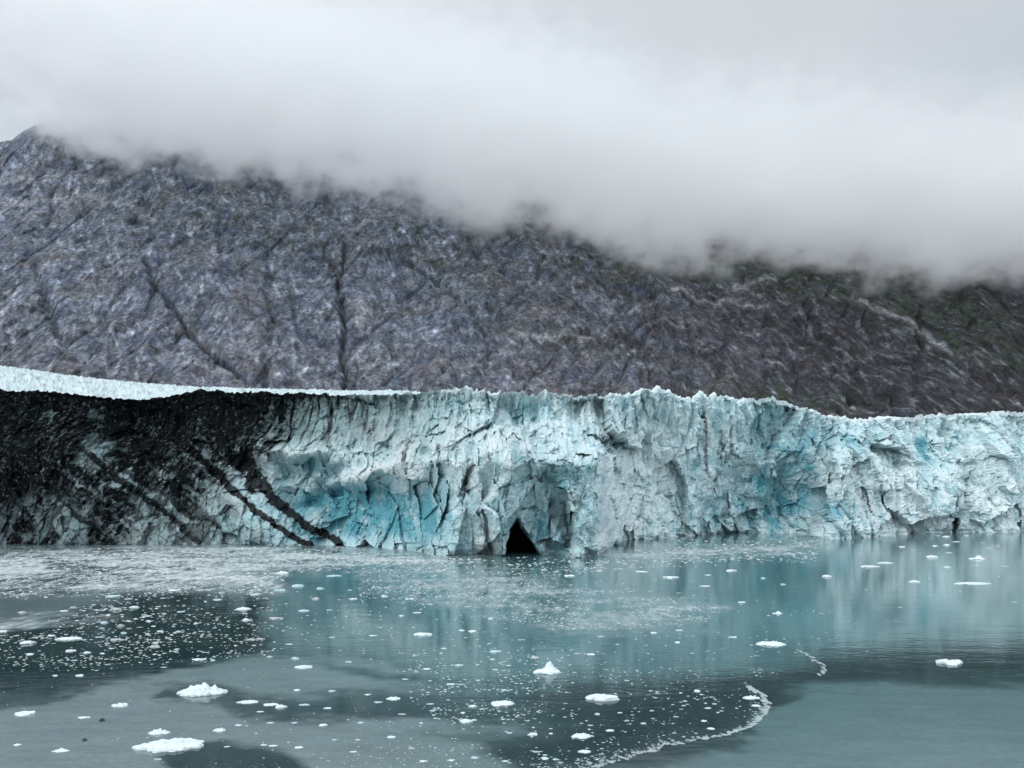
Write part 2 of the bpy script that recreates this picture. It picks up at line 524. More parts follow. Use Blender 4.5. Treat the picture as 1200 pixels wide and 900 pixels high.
ICE_W = np.array([0.71, 0.80, 0.815])
ICE_C = (0.44, 0.675, 0.712)
ICE_B = (0.10, 0.36, 0.43)
DIRT = (0.135, 0.165, 0.17)
BLACK = (0.0032, 0.0045, 0.0056)


def build_glacier():
    NC, NV, NP = 1640, 300, 80
    px1 = np.linspace(-260, 1460, NC)
    v1 = np.concatenate([[-0.06], np.linspace(0, 1, NV - 1)])
    PX, VV = np.meshgrid(px1, v1)
    yb = front_y(PX)
    pb = ip(BASE, PX)
    # the crest, with its pinnacles
    jag = np.zeros_like(px1)
    f0, _ = facets(px1 / 9.0, px1 * 0, 5)
    f1_, _ = facets(px1 / 4.0, px1 * 0 + 3, 6)
    spk = np.clip(ridged(px1 / 13, px1 * 0 + 1, 3, 14) - 0.35, 0, 1)
    act = 0.35 + 0.65 * sst(470, 560, px1) * (1 - 0.55 * sst(900, 980, px1))
    pin = sum(hh * np.exp(-np.abs((px1 - cx) / ww) ** 1.3) for cx, hh, ww in ((545, 4, 8), (566, 3, 5), (638, 4, 4), (752, 4, 6), (768, 6, 4), (783, 5, 5), (818, 6, 3), (836, 5, 4), (852, 7, 4), (880, 4, 5), (905, 5, 4), (918, 4, 4), (1090, 3, 10)))
    jag = act * (2.2 * f0 + 1.2 * f1_ + 5.0 * spk - 2.2) + pin
    pt = (ip(TOP, px1) - jag)[None, :] * np.ones_like(PX)
    PY = pb + (pt - pb) * VV
    nz = 14 * fbm(PX / 60, PY / 45, 3, 2); nz2 = 9 * fbm(PX / 40, PY / 60, 3, 4)
    jx, _ = facets(PX / 17, PY / 30, 301); jy, _ = facets(PX / 24, PY / 16, 303)
    qx, qy = PX + nz + 13 * jx, PY + nz2 + 9 * jy
    # ---- macro set-back of the face, metres away from the waterline position
    left = 52 * np.clip(VV, 0, 1) ** 0.9
    led = 0.60 + 0.03 * np.sin(PX / 23.0) + 0.07 * facets(PX / 14, PX * 0, 9)[0] + 0.06 * fbm(PX / 30, PX * 0, 3, 8)
    cent = 6 * VV + 30 * sst(-0.02, 0.06, VV - led) + 22 * sst(0.55, 1.0, VV)
    right = 26 * VV + 6 * sst(0.6, 0.9, VV)
    wl = 1 - sst(420, 520, PX); wr = sst(700, 722, PX)
    setb = left * wl + (1 - wl) * (cent * (1 - wr) + right * wr)
    # upper wall behind the tower continues to the right at one depth
    y_up = np.interp(PX, [-300, 300, 480, 560, 640, 760, 860, 1000, 1200, 1500], [493, 493, 470, 440, 446, 492, 548, 575, 640, 690])
    up = sst(0.60, 0.95, VV)
    y = (yb + setb) * (1 - up) + up * np.maximum(yb + 0.6 * setb, y_up)
    # ---- designed relief (positive = towards the ship)
    g = lambda *a: gauss(qx, qy, *a)
    rel = 0.0
    rel += -26 * g(880, 596, 58, 34) - 14 * g(930, 560, 30, 40)
    rel += 26 * sst(0, 18, qx - (962 - 0.25 * (qy - 560))) * sst(60, 0, qx - 985) * sst(470, 540, qy)
    rel += 10 * g(1030, 590, 28, 45) - 10 * g(1058, 590, 12, 26) + 12 * g(1100, 570, 22, 55, -14) - 7 * g(1083, 528, 8, 20)
    rel += 10 * g(1160, 560, 30, 60, 10) - 9 * g(1135, 560, 8, 50, -30)
    rel += -16 * sst(0.45, 1.0, gauss(PX, PY, 1122, 606, 4, 22)) - 14 * sst(0.4, 1, gauss(PX, PY, 1196, 602, 4, 20))
    rel += -9 * gauss(PX, PY, 1053, 545, 6, 3.5)
    rel += 12 * g(808, 600, 44, 34) - 8 * g(760, 560, 20, 40, -30) + 7 * g(840, 520, 20, 60) - 7 * g(905, 500, 10, 40)
    rel += -16 * g(435, 602, 52, 24, 8) - 11 * g(372, 572, 30, 18, 18) - 9 * g(502, 582, 16, 26)
    rel += 12 * g(345, 530, 46, 8, 6) + 11 * g(405, 560, 60, 7, -12) + 9 * g(450, 560, 30, 8, -14)
    rel += 13 * g(300, 600, 60, 26, 30) - 8 * g(255, 540, 30, 16, 38)
    rel += 9 * g(110, 590, 60, 30, 20) - 8 * g(150, 500, 26, 18) + 8 * g(60, 520, 50, 25) - 9 * g(185, 520, 18, 22)
    rel += 15 * g(590, 560, 26, 90) + 8 * g(690, 600, 16, 60) - 15 * g(660, 615, 5, 34) - 7 * g(640, 560, 10, 30, 8)
    rel += 10 * g(530, 600, 22, 60, 12) - 10 * g(551, 555, 4, 24, 20) - 7 * g(570, 600, 4, 40, 5)
    rel += -8 * g(735, 490, 10, 26) - 8 * g(612, 492, 12, 14)
    rel += 9 * g(650, 540, 50, 8) + 7 * g(520, 520, 40, 9, -10)
    y = y - rel * 1.25
    X0 = (PX - 600) / F * y
    Z0 = H + (HZ - PY) / F * y
    # ---- fracture detail in metres
    a = X0 + 1.6 * fbm(X0 / 16, Z0 / 26, 3, 101); b = Z0 + 2.0 * fbm(X0 / 18, Z0 / 18, 3, 105)
    A, eA = facets((a + 0.18 * b) / 13, b / 27, 111, 1.1)
    B, eB = facets((a + 0.12 * b) / 5.6, b / 12, 113, 1.1)
    C, eC = facets((a - 0.15 * b) / 2.6, b / 4.6, 115)
    E, eE = facets(a / 1.3, b / 1.7, 117)
    clean = sst(215, 520, PX + 0.5 * (PY - 550))
    A2, _ = facets((a - 0.3 * b) / 31, b / 44, 109, 1.2)
    d = 12.0 * A2 * sst(430, 560, PX) + 4.6 * A + 2.3 * B + 1.2 * C + 0.55 * E
    d += 6.0 * fbm(a / 34, b / 40, 4, 121)
    # vertical flutes of the upper wall
    flu = ridged(a / 7.5, b / 42, 4, 131) - 0.4
    upw = sst(0.35, 0.7, VV) * (0.4 + 0.6 * sst(230, 480, PX))
    d += 6.5 * flu * upw
    # crumbly crown of the seracs
    cr = sst(0.80, 0.98, VV)
    d += cr * (2.2 * (ridged(a / 5, b / 5, 4, 141) - 0.4))
    # open crevices
    crk = sst(0.10, 0.0, eB) * sst(0.05, 0.35, fbm(a / 18, b / 22, 3, 151))
    crk2 = sst(0.07, 0.0, eA) * sst(-0.05, 0.25, fbm(a / 30, b / 30, 3, 153))
    d -= (0.9 * crk + 1.6 * crk2) * (0.35 + 0.65 * clean)
    slit = sst(0.80, 0.93, ridged(a / 6.0, b / 30, 2, 161)) * sst(0.12, 0.34, fbm(a / 14, b / 12, 3, 163)) * sst(0.25, 0.45, VV)
    d -= 6.5 * slit * sst(440, 520, PX)
    # tidal notch
    d -= 3.4 * sst(0.035, 0.0, VV) * sst(300, 500, PX) * (0.4 + fbm(PX / 22, PX * 0, 3, 171))
    d *= sst(0, 0.02, 1.0 - VV) * 0.75 + 0.25
    d *= 0.55 + 0.45 * clean
    # smoother blocks in the calved lower part
    y2 = y - d
    X = (PX - 600) / F * y + 0.55 * C + 0.8 * B
    Z = Z0 + (0.7 * C + 0.5 * B) * sst(0.02, 0.1, VV)
    # ---- sea cave
    arch = 606 + 44 * (np.abs(PX - 606) / np.where(PX < 606, 16.5, 29.0)) ** np.where(PX < 606, 1.35, 1.15) + 2.5 * fbm(PX / 5, PX * 0, 3, 181)
    cin = (PY > arch) & (PX > 580) & (PX < 640)
    hw = np.clip((PY - arch) / np.interp(PX, [596, 612, 634], [5, 16, 9]), 0, 1)
    Y = y2 + np.where(cin, 62 * sst(0, 1, hw), 0)
    X = np.where(cin, X + (Y - y2) * (PX - 600) / F * 0.7, X)
    Z = np.where(cin, Z - (Z - 1) * 0.12 * hw, Z)
    # ---- colours
    fx, fz = a.ravel(), b.ravel()
    P, Q, Qx, Qy = PX.ravel(), PY.ravel(), qx.ravel(), qy.ravel()
    vv = VV.ravel()
    G = lambda *s: gauss(Qx, Qy, *s)
    dr = (d - 0.0).ravel()
    loc = (3.1 * B + 1.7 * C + 0.9 * E + 0.6 * 5 * flu * upw).ravel()
    n_big = fbm(fx / 30, fz / 34, 4, 201); n_mid = fbm(fx / 8, fz / 13, 4, 203); n_sm = fbm(fx / 2.2, fz / 3.4, 4, 205)
    cy = 0.46 + 0.50 * n_big + 0.60 * n_mid + 0.40 * n_sm - 0.07 * loc
    cy += 0.14 * sst(560, 480, Q) + -0.30 * G(710, 500, 80, 40)
    cy -= 0.35 * G(735, 585, 40, 35) + 0.35 * G(1030, 570, 30, 40) + 0.25 * G(1160, 600, 40, 20) + 0.25 * G(500, 540, 50, 30) + 0.2 * G(590, 520, 40, 12)
    cy -= 0.16 * sst(690, 760, P) * sst(470, 500, Q)
    cy = np.clip(cy, 0, 1)
    col = np.tile(ICE_W, (P.size, 1))
    col = lerp3(col, ICE_C, cy)
    bl = 1.45 * G(436, 602, 62, 24, 6) + 0.85 * G(375, 574, 34, 18, 16) + 0.8 * G(500, 585, 18, 26) + 0.75 * G(895, 592, 55, 30) \
        + 0.55 * G(925, 550, 22, 40) + 1.1 * gauss(P, Q, 1083, 530, 7, 15) + 0.4 * G(612, 495, 20, 12) + 0.7 * G(985, 615, 12, 14) \
        + 0.30 * G(735, 490, 12, 24) + 0.5 * G(630, 600, 26, 40) + 0.4 * G(340, 625, 50, 10) + 0.4 * G(690, 560, 14, 40) + 0.35 * G(905, 480, 8, 20) \
        + 0.3 * G(530, 470, 25, 8) + 0.35 * G(1000, 520, 50, 12) + 0.3 * G(960, 510, 20, 30)
    bl = bl * (0.75 + 1.0 * n_mid + 0.5 * n_sm) + 0.30 * sst(0.25, 0.5, n_mid + 0.5 * n_sm) * sst(480, 560, P)
    col = lerp3(col, ICE_B, np.clip(bl, 0, 0.95))
    # white crumbled ice on mounds and block tops
    wt = 0.9 * G(345, 528, 52, 8, 6) + 0.8 * G(410, 560, 66, 6, -12) + 0.8 * G(470, 555, 30, 12) + 0.6 * G(595, 505, 40, 8)
    wt = np.clip(wt * (0.9 + 1.2 * n_sm + 0.6 * n_mid) + sst(0.95, 0.985, vv + 0.03 * n_mid) * 0.75, 0, 1)
    col = lerp3(col, (0.70, 0.765, 0.775), wt)
    # dirt trapped in the ice: grey films and specks
    ds = 0.8 * sst(0.18, 0.46, fbm(fx / 5.5, fz / 8, 4, 211) + 0.25 * n_big) * 0.34
    ds += sst(0.25, 0.42, fbm(fx / 1.8, fz / 2.3, 3, 213)) * 0.30
    ds += 0.5 * G(600, 540, 30, 10) * sst(0, 0.3, n_mid) + 0.5 * G(780, 590, 30, 25) * sst(0.05, 0.3, n_sm + n_mid)
    ds = ds * sst(380, 480, P) * (1 - 0.5 * sst(690, 800, P))
    col = lerp3(col, DIRT, np.clip(ds, 0, 0.8) * 0.75)
    col = lerp3(col, (0.24, 0.355, 0.365), sst(600, 430, P) * sst(560, 500, Q) * np.clip(0.65 + 0.9 * n_mid + 0.8 * n_sm, 0, 1) * 0.85)
    for cx0, cy0, cx1, cy1, wd in ((553, 548, 538, 582, 2.0), (560, 600, 575, 650, 1.2), (478, 515, 474, 545, 1.5), (820, 485, 829, 560, 1.3),
                                   (842, 505, 846, 530, 1.0), (661, 588, 666, 640, 2.2), (1122, 590, 1122, 622, 2.2), (600, 560, 590, 600, 1.0),
                                   (512, 520, 516, 545, 1.3), (525, 520, 526, 545, 1.0)):  # dark lines along the cracks and slits of the face
        dd, _ = segdist(P + 2.5 * n_sm, Q, [(cx0, cy0), (cx1, cy1)])
        col = lerp3(col, (0.03, 0.05, 0.055), 0.85 * np.exp(-(dd / wd) ** 2))
    # medial moraine debris: left part of the front
    warp = 26 * fbm(fx / 22, fz / 30, 4, 221)
    lim = np.interp(Q, [450, 470, 500, 540, 580, 640], [420, 330, 300, 262, 205, 120])
    full = sst(75, -60, P - lim - 12 + warp)
    fluD = sst(0.30, 0.70, ridged((fx + 0.05 * fz) / 5.5, fz / 40, 4, 223)) * sst(545, 500, Q) * sst(520, 400, P + 0.6 * (Q - 470))
    gre = sst(560, 330, P + 0.9 * (Q - 540) + 1.3 * warp) * (0.60 + 0.40 * sst(0.15, -0.2, n_mid + 0.5 * n_sm))
    gre *= 1 - 0.85 * np.clip(0.5 * G(300, 600, 40, 22, 25) + 1.3 * G(420, 575, 62, 36, 10) + G(345, 532, 40, 12), 0, 1)
    deb = np.clip(full * (0.95 + 1.0 * n_mid + 1.3 * fbm(fx / 2.2, fz / 2.4, 4, 225, 0.65) + 0.75 * n_big) * 1.15 + 0.75 * fluD, 0, 1)
    ur = P * 0.77 + Q * 0.64; wr_ = -P * 0.64 + Q * 0.77
    strk = fbm(ur / 75, wr_ / 9, 4, 227)
    deb = np.clip(deb + 0.75 * (strk - 0.02 + 0.6 * n_big) * sst(500, 560, Q) * sst(330, 240, P), 0, 1)
    low = sst(545, 625, Q) * sst(330, 60, P)
    deb *= 1 - 0.50 * low * sst(-0.15, 0.2, n_mid + n_big)
    for cx, cy_, sx, sy, r in ((112, 530, 15, 20, 10), (232, 535, 7, 14, -20), (182, 595, 22, 12, 30), (75, 605, 30, 14, 30)):
        deb *= 1 - 0.72 * np.clip(1.2 * G(cx, cy_, sx, sy, r), 0, 1)
    deb *= 1 - 0.9 * sst(0.18, 0.36, n_mid + 0.5 * n_sm) * np.clip(G(178, 500, 16, 8) + G(150, 560, 60, 25, 30) + 0.6 * G(60, 490, 60, 20), 0, 1)
    top = sst(9, 2, Q - ip(TOP, P) + 3 * n_mid) * sst(490, 330, P)
    deb = np.maximum(deb, top * 0.9)
    for pts, wd, k in (([(276, 536), (300, 560), (345, 602), (400, 641)], 6.5, 1.1), ([(210, 512), (250, 555), (300, 598), (366, 641)], 4.6, 1.05),
                       ([(90, 520), (135, 560), (180, 590), (232, 636)], 4.0, .7), ([(150, 555), (210, 590), (260, 620)], 3.0, .6),
                       ([(20, 545), (70, 585), (120, 625)], 4.0, .6), ([(205, 590), (225, 610)], 3.5, .7),
                       ([(290, 542), (296, 575)], 8.0, .8)):
        dd, par = segdist(P + 8 * n_mid + 3 * n_sm, Q + 6 * n_mid + 3 * n_sm, pts)
        deb = np.maximum(deb, k * sst(1.25, 0.75, dd / (wd * (1.25 - 0.6 * par)) - 0.35 * n_sm - 0.9 * n_mid - 1.9 * strk))
    deb = np.clip(deb, 0, 1)
    gcol = lerp3(np.tile(np.array([0.115, 0.165, 0.168]), (P.size, 1)), (0.032, 0.052, 0.056), sst(345, 200, P))
    gk = (np.clip(gre, 0, 1) * 0.95)[:, None]; col = col * (1 - gk) + gcol * gk
    col = lerp3(col, BLACK, sst(0.0, 0.80, deb) * 0.98)
    # pale stones on the debris
    peb = sst(0.38, 0.5, fbm(fx / 1.6, fz / 1.5, 2, 231)) * full
    col = lerp3(col, (0.22, 0.22, 0.22), peb * 0.4)
    col = np.clip(col, 0.006, 0.82)

    # ---- plateau: the glacier surface going back up the valley
    yt, xt, zt = Y[-1], X[-1], Z[-1]
    s = np.linspace(0, 1, NP + 1)[1:] ** 1.7
    S = s[:, None]
    YP = yt[None] + (1480 - yt[None]) * S
    XP = (px1[None] - 600) / F * YP
    tgt = np.interp(px1, [-300, -200, 0, 60, 120, 180, 230, 300, 400, 480, 520, 1500], [414, 420, 430, 438, 446, 451, 455, 456.5, 459, 459, 466, 500])
    tgt = np.where(px1 > 480, ip(TOP, px1) + np.interp(px1, [480, 520], [0, 7]), tgt)
    zline = H + (HZ - tgt[None]) / F * YP
    zslope = zt[None] - 3.0 + (YP - yt[None]) * 0.045
    wleft = sst(1000, 480, px1)[None]
    ZP = zslope * (1 - wleft) + wleft * (zt[None] + (zline - zt[None]) * sst(0, 0.55, S) - 5 * sst(0, 0.04, S) * sst(0.3, 0.1, S))
    bump = 4.5 * (ridged(XP / 17, YP / 26, 4, 241) - 0.45) + 1.6 * facets(XP / 8, YP / 11, 243)[0] + 1.2 * facets(XP / 3.5, YP / 5, 245)[0]
    ZP = ZP + bump * sst(0, 0.02, S) * (0.5 + 0.5 * np.minimum(1, YP / 700))
    xf, yf = XP.ravel(), YP.ravel()
    pcol = np.tile(np.array([0.70, 0.765, 0.78]), (xf.size, 1))
    pcol = lerp3(pcol, ICE_C, np.clip(0.35 + 0.9 * fbm(xf / 9, yf / 16, 4, 251), 0, 1) * 0.75)
    pcol *= (1 - 0.35 * sst(0.1, 0.45, fbm(xf / 14, yf / 5, 4, 253)))[:, None]
    dp = (sst(0.035, 0.0, S) * sst(500, 360, px1)[None]).ravel()
    pcol = lerp3(pcol, BLACK, np.clip(dp, 0, 1) * 0.97)
    V = np.concatenate([np.stack([X, Y, Z], -1).reshape(-1, 3), np.stack([XP, YP, ZP], -1).reshape(-1, 3)])
    allc = np.concatenate([col, pcol])
    Fc = grid_faces(NV + NP, NC)
    row = Fc[:, 0] // NC; colm = Fc[:, 0] % NC
    cav = np.zeros((NV + NP, NC), bool); cav[:NV] = cin & (hw > 0.6)
    iscave = cav.ravel()[Fc[:, 0]] & cav.ravel()[Fc[:, 2]]
    isplat = row >= NV - 1
    lim_face = np.interp(np.arange(NV), [0, NV - 1], [160, 420])
    isdeb = (~isplat) & (px1[colm] < lim_face[np.minimum(row, NV - 1)])
    ismain = ~(iscave | isplat | isdeb)
    # the darkness of the cave's depth is painted onto its walls
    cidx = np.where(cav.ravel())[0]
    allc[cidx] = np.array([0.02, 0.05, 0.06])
    root = link(bpy.data.objects.new('glacier', None))
    root.location = (0, 0, 0)
    tag(root, 'wide cracked turquoise tidewater glacier with a black debris-covered left end', 'glacier')
    ice = ice_material(); deb_m = ice_material('debris_covered_ice', 0.18, 0.85, 1.0, 0.02); pl = ice_material('glacier_surface', 0.12, 0.6, 1.0)
    at = {'Col': allc}
    for nm, k, mt, lab in (('ice_cliff', ismain, ice, 'pale turquoise broken ice cliff'), ('debris_covered_ice', isdeb, deb_m, 'black rock debris over grey ice'),
                           ('upper_surface', isplat, pl, 'white crevassed upper surface'), ('sea_cave', iscave, ice, 'dark arched cave at the waterline')):
        v_, f_, a_ = submesh(V, Fc, k, at)
        o = mesh_obj(nm, v_, f_, mt, root, a_)
        o['label'] = lab


build_glacier()

# ------------------------------------------------------------------ water
def build_water():
    py1 = np.concatenate([np.linspace(592, 616, 12, endpoint=False), np.linspace(616, 960, 330), [1050, 1300, 2200, 6000]])
    px1 = np.linspace(-900, 2100, 1000)
    PX, PY = np.meshgrid(px1, py1)
    Y = H * F / (PY - HZ); X = (PX - 600) / F * Y
    # streaky warps: drift lines run across the view
    n1 = fbm(X / 26, Y / 18, 4, 301); n2 = fbm(X / 7, Y / 5, 4, 303); n3 = fbm(X / 60, Y / 16, 4, 305)
    sc = np.clip((PY - HZ) / 160, 0.3, 2)
    wx = PX + 40 * n3 + 22 * n1 + 8 * n2; n4 = fbm(X / 2.6, Y / 2.2, 3, 307)
    wx = wx + 10 * n4; wy = PY + sc * (8 * n1 + 5 * n3 + 4.5 * n2 + 3.5 * n4)
    P = lambda poly, so: sst(-so * 1.05, so * 1.05, polysd(wx, wy, poly))
    pool = (0.018, 0.044, 0.046)        # clear deep water
    silt = (0.180, 0.236, 0.243)        # silt and frazil laden water
    slush = (0.55, 0.61, 0.63)          # brash slush
    N = X.size
    R = lambda a_: a_.ravel()
    film = np.full(X.shape, 0.30)
    film = np.maximum(film, 0.95 * P([(-400, 850), (0, 828), (150, 800), (200, 778), (300, 768), (440, 772), (560, 800), (640, 840), (560, 870), (620, 905), (700, 960), (-400, 960)], 9))
    film = np.maximum(film, 0.97 * P([(900, 830), (960, 802), (1200, 800), (1700, 790), (1700, 970), (650, 970), (760, 893), (880, 855)], 13))
    film = np.maximum(film, 0.80 * P([(-400, 690), (0, 692), (110, 694), (160, 706), (90, 722), (40, 738), (-400, 760)], 7))
    film = np.maximum(film, 0.75 * P([(720, 640), (900, 630), (1200, 622), (1600, 620), (1600, 672), (1200, 676), (1050, 672), (950, 664), (830, 652)], 4))
    film = np.maximum(film, 0.55 * P([(860, 700), (980, 722), (980, 745), (880, 750), (700, 745), (640, 715)], 10))
    # darker lanes inside the film
    lane = 0.85 * P([(250, 820), (420, 808), (520, 805), (640, 815), (660, 845), (560, 850), (480, 840), (380, 836), (270, 838)], 7)
    lane = np.maximum(lane, 0.9 * P([(370, 778), (470, 790), (600, 800), (560, 812), (440, 796)], 6))
    lane = np.maximum(lane, 0.9 * P([(185, 878), (260, 868), (340, 882), (390, 915), (230, 920)], 6))
    lane = np.maximum(lane, 0.9 * P([(195, 808), (260, 804), (300, 815), (280, 824), (190, 822)], 5))
    lane = np.maximum(lane, 0.5 * P([(470, 858), (560, 852), (620, 862), (560, 872)], 5))
    film = film * (1 - lane)
    dark = np.maximum(P([(-400, 770), (0, 752), (100, 715), (200, 690), (310, 690), (320, 765), (230, 775), (170, 795), (80, 812), (-400, 850)], 8),
                      P([(610, 806), (760, 800), (900, 790), (960, 770), (1300, 748), (1700, 745), (1700, 785), (1200, 790), (960, 800), (898, 832), (880, 852), (760, 890), (640, 905), (560, 880), (660, 845)], 13))
    film = film * (1 - (0.8 - 0.25 * sst(850, 1000, PX)) * dark)
    # slush: the white belts close to the ice
    sl = np.maximum(P([(-400, 660), (60, 646), (180, 641), (330, 640), (470, 647), (560, 654), (520, 666), (380, 664), (300, 668), (330, 690), (220, 688), (120, 692), (0, 690), (-400, 700)], 13),
                    0.46 * P([(430, 674), (600, 668), (660, 684), (760, 700), (860, 714), (800, 730), (640, 736), (560, 712), (440, 690)], 16))
    sl = np.maximum(sl, 0.6 * P([(680, 650), (760, 643), (830, 640), (960, 634), (930, 650), (780, 656)], 4))
    sl = np.maximum(sl, 0.45 * P([(-400, 740), (0, 740), (60, 730), (150, 722), (100, 716), (0, 725), (-400, 735)], 4))
    br = noise2(X / 1.8, Y / 6.5, 321) + 0.7 * noise2(X / 5, Y / 13, 322); br2 = fbm(X / 38, Y / 24, 3, 323, 0.6)
    slm = np.clip(sl * (0.72 + 0.75 * br + 1.2 * br2), 0, 1)
    holes = P([(62, 664), (100, 660), (125, 664), (100, 669), (60, 668)], 2.5)
    slm *= 1 - holes
    film = np.clip(film + 0.12 * n1 + 0.08 * n2, 0, 1)
    col = np.tile(np.array(pool), (N, 1))
    siltc = lerp3(np.tile(np.array(silt), (N, 1)), (0.098, 0.172, 0.180), R(sst(350, 850, PX)))
    fr = R(film)[:, None]; col = col * (1 - fr) + siltc * fr
    # turquoise of the reflected ice painted into the water colour
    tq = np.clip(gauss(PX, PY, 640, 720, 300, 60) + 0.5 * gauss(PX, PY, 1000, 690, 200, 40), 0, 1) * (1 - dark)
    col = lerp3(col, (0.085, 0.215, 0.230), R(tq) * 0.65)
    col = lerp3(col, slush, R(slm) * 0.9)
    rough = np.clip(0.035 + 0.10 * R(film) + 0.45 * R(slm), 0.03, 0.6)
    fl = np.clip(0.55 * R(film) ** 2 + R(slm), 0, 1)
    V = np.stack([R(X), R(Y), np.zeros(N)], 1)
    # clear below the camera: one last row behind it
    V[-len(px1):, 1] = -900; V[-len(px1):, 0] = np.linspace(-1500, 1500, len(px1))
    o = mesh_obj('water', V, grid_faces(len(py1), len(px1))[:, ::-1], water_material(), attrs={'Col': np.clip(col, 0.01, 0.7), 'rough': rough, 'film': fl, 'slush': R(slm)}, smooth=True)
    tag(o, 'grey green silty bay water with mirror patches', 'water', kind='structure')
    return


build_water()

# ------------------------------------------------------------------ floating ice
FLOE = floe_material('floe_ice', (0.74, 0.79, 0.80), (0.55, 0.68, 0.71))
FLOE_B = floe_material('clear_floe_ice', (0.50, 0.64, 0.68), (0.36, 0.54, 0.60))
FLOE_G = floe_material('silty_floe_ice', (0.50, 0.53, 0.54), (0.30, 0.33, 0.34))
BRASH = floe_material('brash', (0.60, 0.65, 0.66), (0.42, 0.50, 0.52))
DARKI = floe_material('silted_ice', (0.02, 0.022, 0.024), (0.035, 0.04, 0.042))


def ico(sub):
    import bmesh
    bm = bmesh.new()
    bmesh.ops.create_icosphere(bm, subdivisions=sub, radius=1)
    V = np.array([v.co[:] for v in bm.verts]); Fc = np.array([[v.index for v in f.verts] for f in bm.faces])
    bm.free()
    return V, Fc


ICO3, ICO2, ICO1 = ico(4), ico(3), ico(1)


def floe_shape(seed, style):
    """unit floe: about 1 long in x; a low raft with rubble on it, an angular lump or a flat pan"""
    r = np.random.default_rng(seed)
    Vb, Fb = ICO3 if style in ('raft', 'long') else ICO2
    V = Vb.copy()
    o = r.uniform(0, 50, 3)
    ang = np.arctan2(V[:, 1], V[:, 0])
    outl = 1 + 0.62 * fbm(np.cos(ang) * 1.2 + o[0], np.sin(ang) * 1.2 + o[1], 5, seed, 0.6)
    V[:, 0] *= outl; V[:, 1] *= outl
    if style == 'raft':
        zs = np.where(V[:, 2] > 0, np.abs(V[:, 2]) ** 0.5 * 0.10, V[:, 2] * 0.12)
        inner = sst(1.0, 0.35, np.hypot(V[:, 0], V[:, 1]))
        lump = np.clip(ridged(V[:, 0] * 2.4 + o[0], V[:, 1] * 2.4 + o[1], 4, seed + 3) - 0.25, 0, 1)
        f, _ = facets(V[:, 0] * 4 + o[1], V[:, 1] * 4, seed + 5)
        zs = zs + (V[:, 2] > 0) * inner * (0.36 * lump + 0.07 * f)
        V = np.stack([V[:, 0] * 0.5, V[:, 1] * 0.38, zs * 0.75], 1)
    elif style == 'long':
        f, _ = facets(V[:, 0] * 5 + o[1], V[:, 1] * 3, seed + 5)
        lump = np.clip(ridged(V[:, 0] * 3.4 + o[0], V[:, 1] * 2.4 + o[1], 4, seed + 3) - 0.3, 0, 1)
        zs = np.where(V[:, 2] > 0, np.abs(V[:, 2]) ** 0.5 * 0.05 + (V[:, 2]) * (0.10 * lump + 0.025 * f), V[:, 2] * 0.06)
        V = np.stack([V[:, 0] * 0.5, V[:, 1] * 0.26 + 0.07 * np.sin(V[:, 0] * 2.2) * 0.5, zs], 1)
    elif style == 'pan':
        f, _ = facets(V[:, 0] * 3 + o[1], V[:, 1] * 3, seed + 5)
        zs = np.where(V[:, 2] > 0, np.abs(V[:, 2]) ** 0.35 * np.clip(0.075 + 0.06 * f + 0.06 * fbm(V[:, 0] * 2 + o[0], V[:, 1] * 2, 3, seed), 0.02, 1), V[:, 2] * 0.08)
        V = np.stack([V[:, 0] * 0.5, V[:, 1] * 0.36, zs], 1)
    elif style == 'peak':
        f, _ = facets(V[:, 0] * 3 + o[1], V[:, 1] * 3 + V[:, 2], seed + 5)
        rr = np.hypot(V[:, 0] - 0.15, V[:, 1])
        zs = np.where(V[:, 2] > 0, 0.10 * V[:, 2] ** 0.5 + 0.42 * np.exp(-(rr / 0.30) ** 2) + 0.10 * f * V[:, 2], V[:, 2] * 0.14)
        V = np.stack([V[:, 0] * 0.5, V[:, 1] * 0.3, zs * 0.8], 1)
    else:  # lump
        f, _ = facets(V[:, 0] * 2 + o[1], V[:, 1] * 2 + V[:, 2] * 1.3, seed + 5)
        g_ = 1 + 0.30 * f
        V = V * g_[:, None]
        V = np.stack([V[:, 0] * 0.5, V[:, 1] * 0.42, np.where(V[:, 2] > 0, V[:, 2] * 0.24, V[:, 2] * 0.16)], 1)
    return V, Fb


MESH, ALT = {}, {}
for st_, n_ in (('raft', 4), ('long', 2), ('pan', 5), ('peak', 3), ('lump', 7)):
    MESH[st_] = []
    for k_ in range(n_):
        V_, F_ = floe_shape(400 + 17 * k_ + len(st_) * 101, st_)
        ob = mesh_obj('ice_floe', V_, F_, FLOE)
        MESH[st_].append(ob.data)
        for am in (FLOE_B, FLOE_G):
            m2 = ob.data.copy(); m2.materials[0] = am
            ALT.setdefault(st_, []).append(m2)
        bpy.data.objects.remove(ob)

R_ = random.Random(11)
N_FLOE = 0


def floe(px, py, wpx, style, label, group=None, name='ice_floe', cat='ice floe', rz=None, mat=None, hs=1.0, k=None, alt=False):
    global N_FLOE
    y = H * F / (py - HZ)
    size = wpx * y / F
    me = MESH[style][R_.randrange(len(MESH[style])) if k is None else k % len(MESH[style])]
    if alt and R_.random() < 0.55:
        me = R_.choice(ALT[style])
    if mat is not None:
        me = me.copy(); me.materials[0] = mat
    o = link(bpy.data.objects.new(name, me))
    o.location = ((px - 600) / F * y, y, 0.0)
    wide = 1.0 if style in ('long', 'raft', 'peak') else R_.uniform(0.8, 1.25)
    o.scale = (size, size * wide, size * hs)
    o.rotation_euler = (0, 0, R_.uniform(-0.25, 0.25) + (math.pi if R_.random() < 0.5 else 0) if rz is None else rz)
    tag(o, label, cat, group)
    N_FLOE += 1
    return o


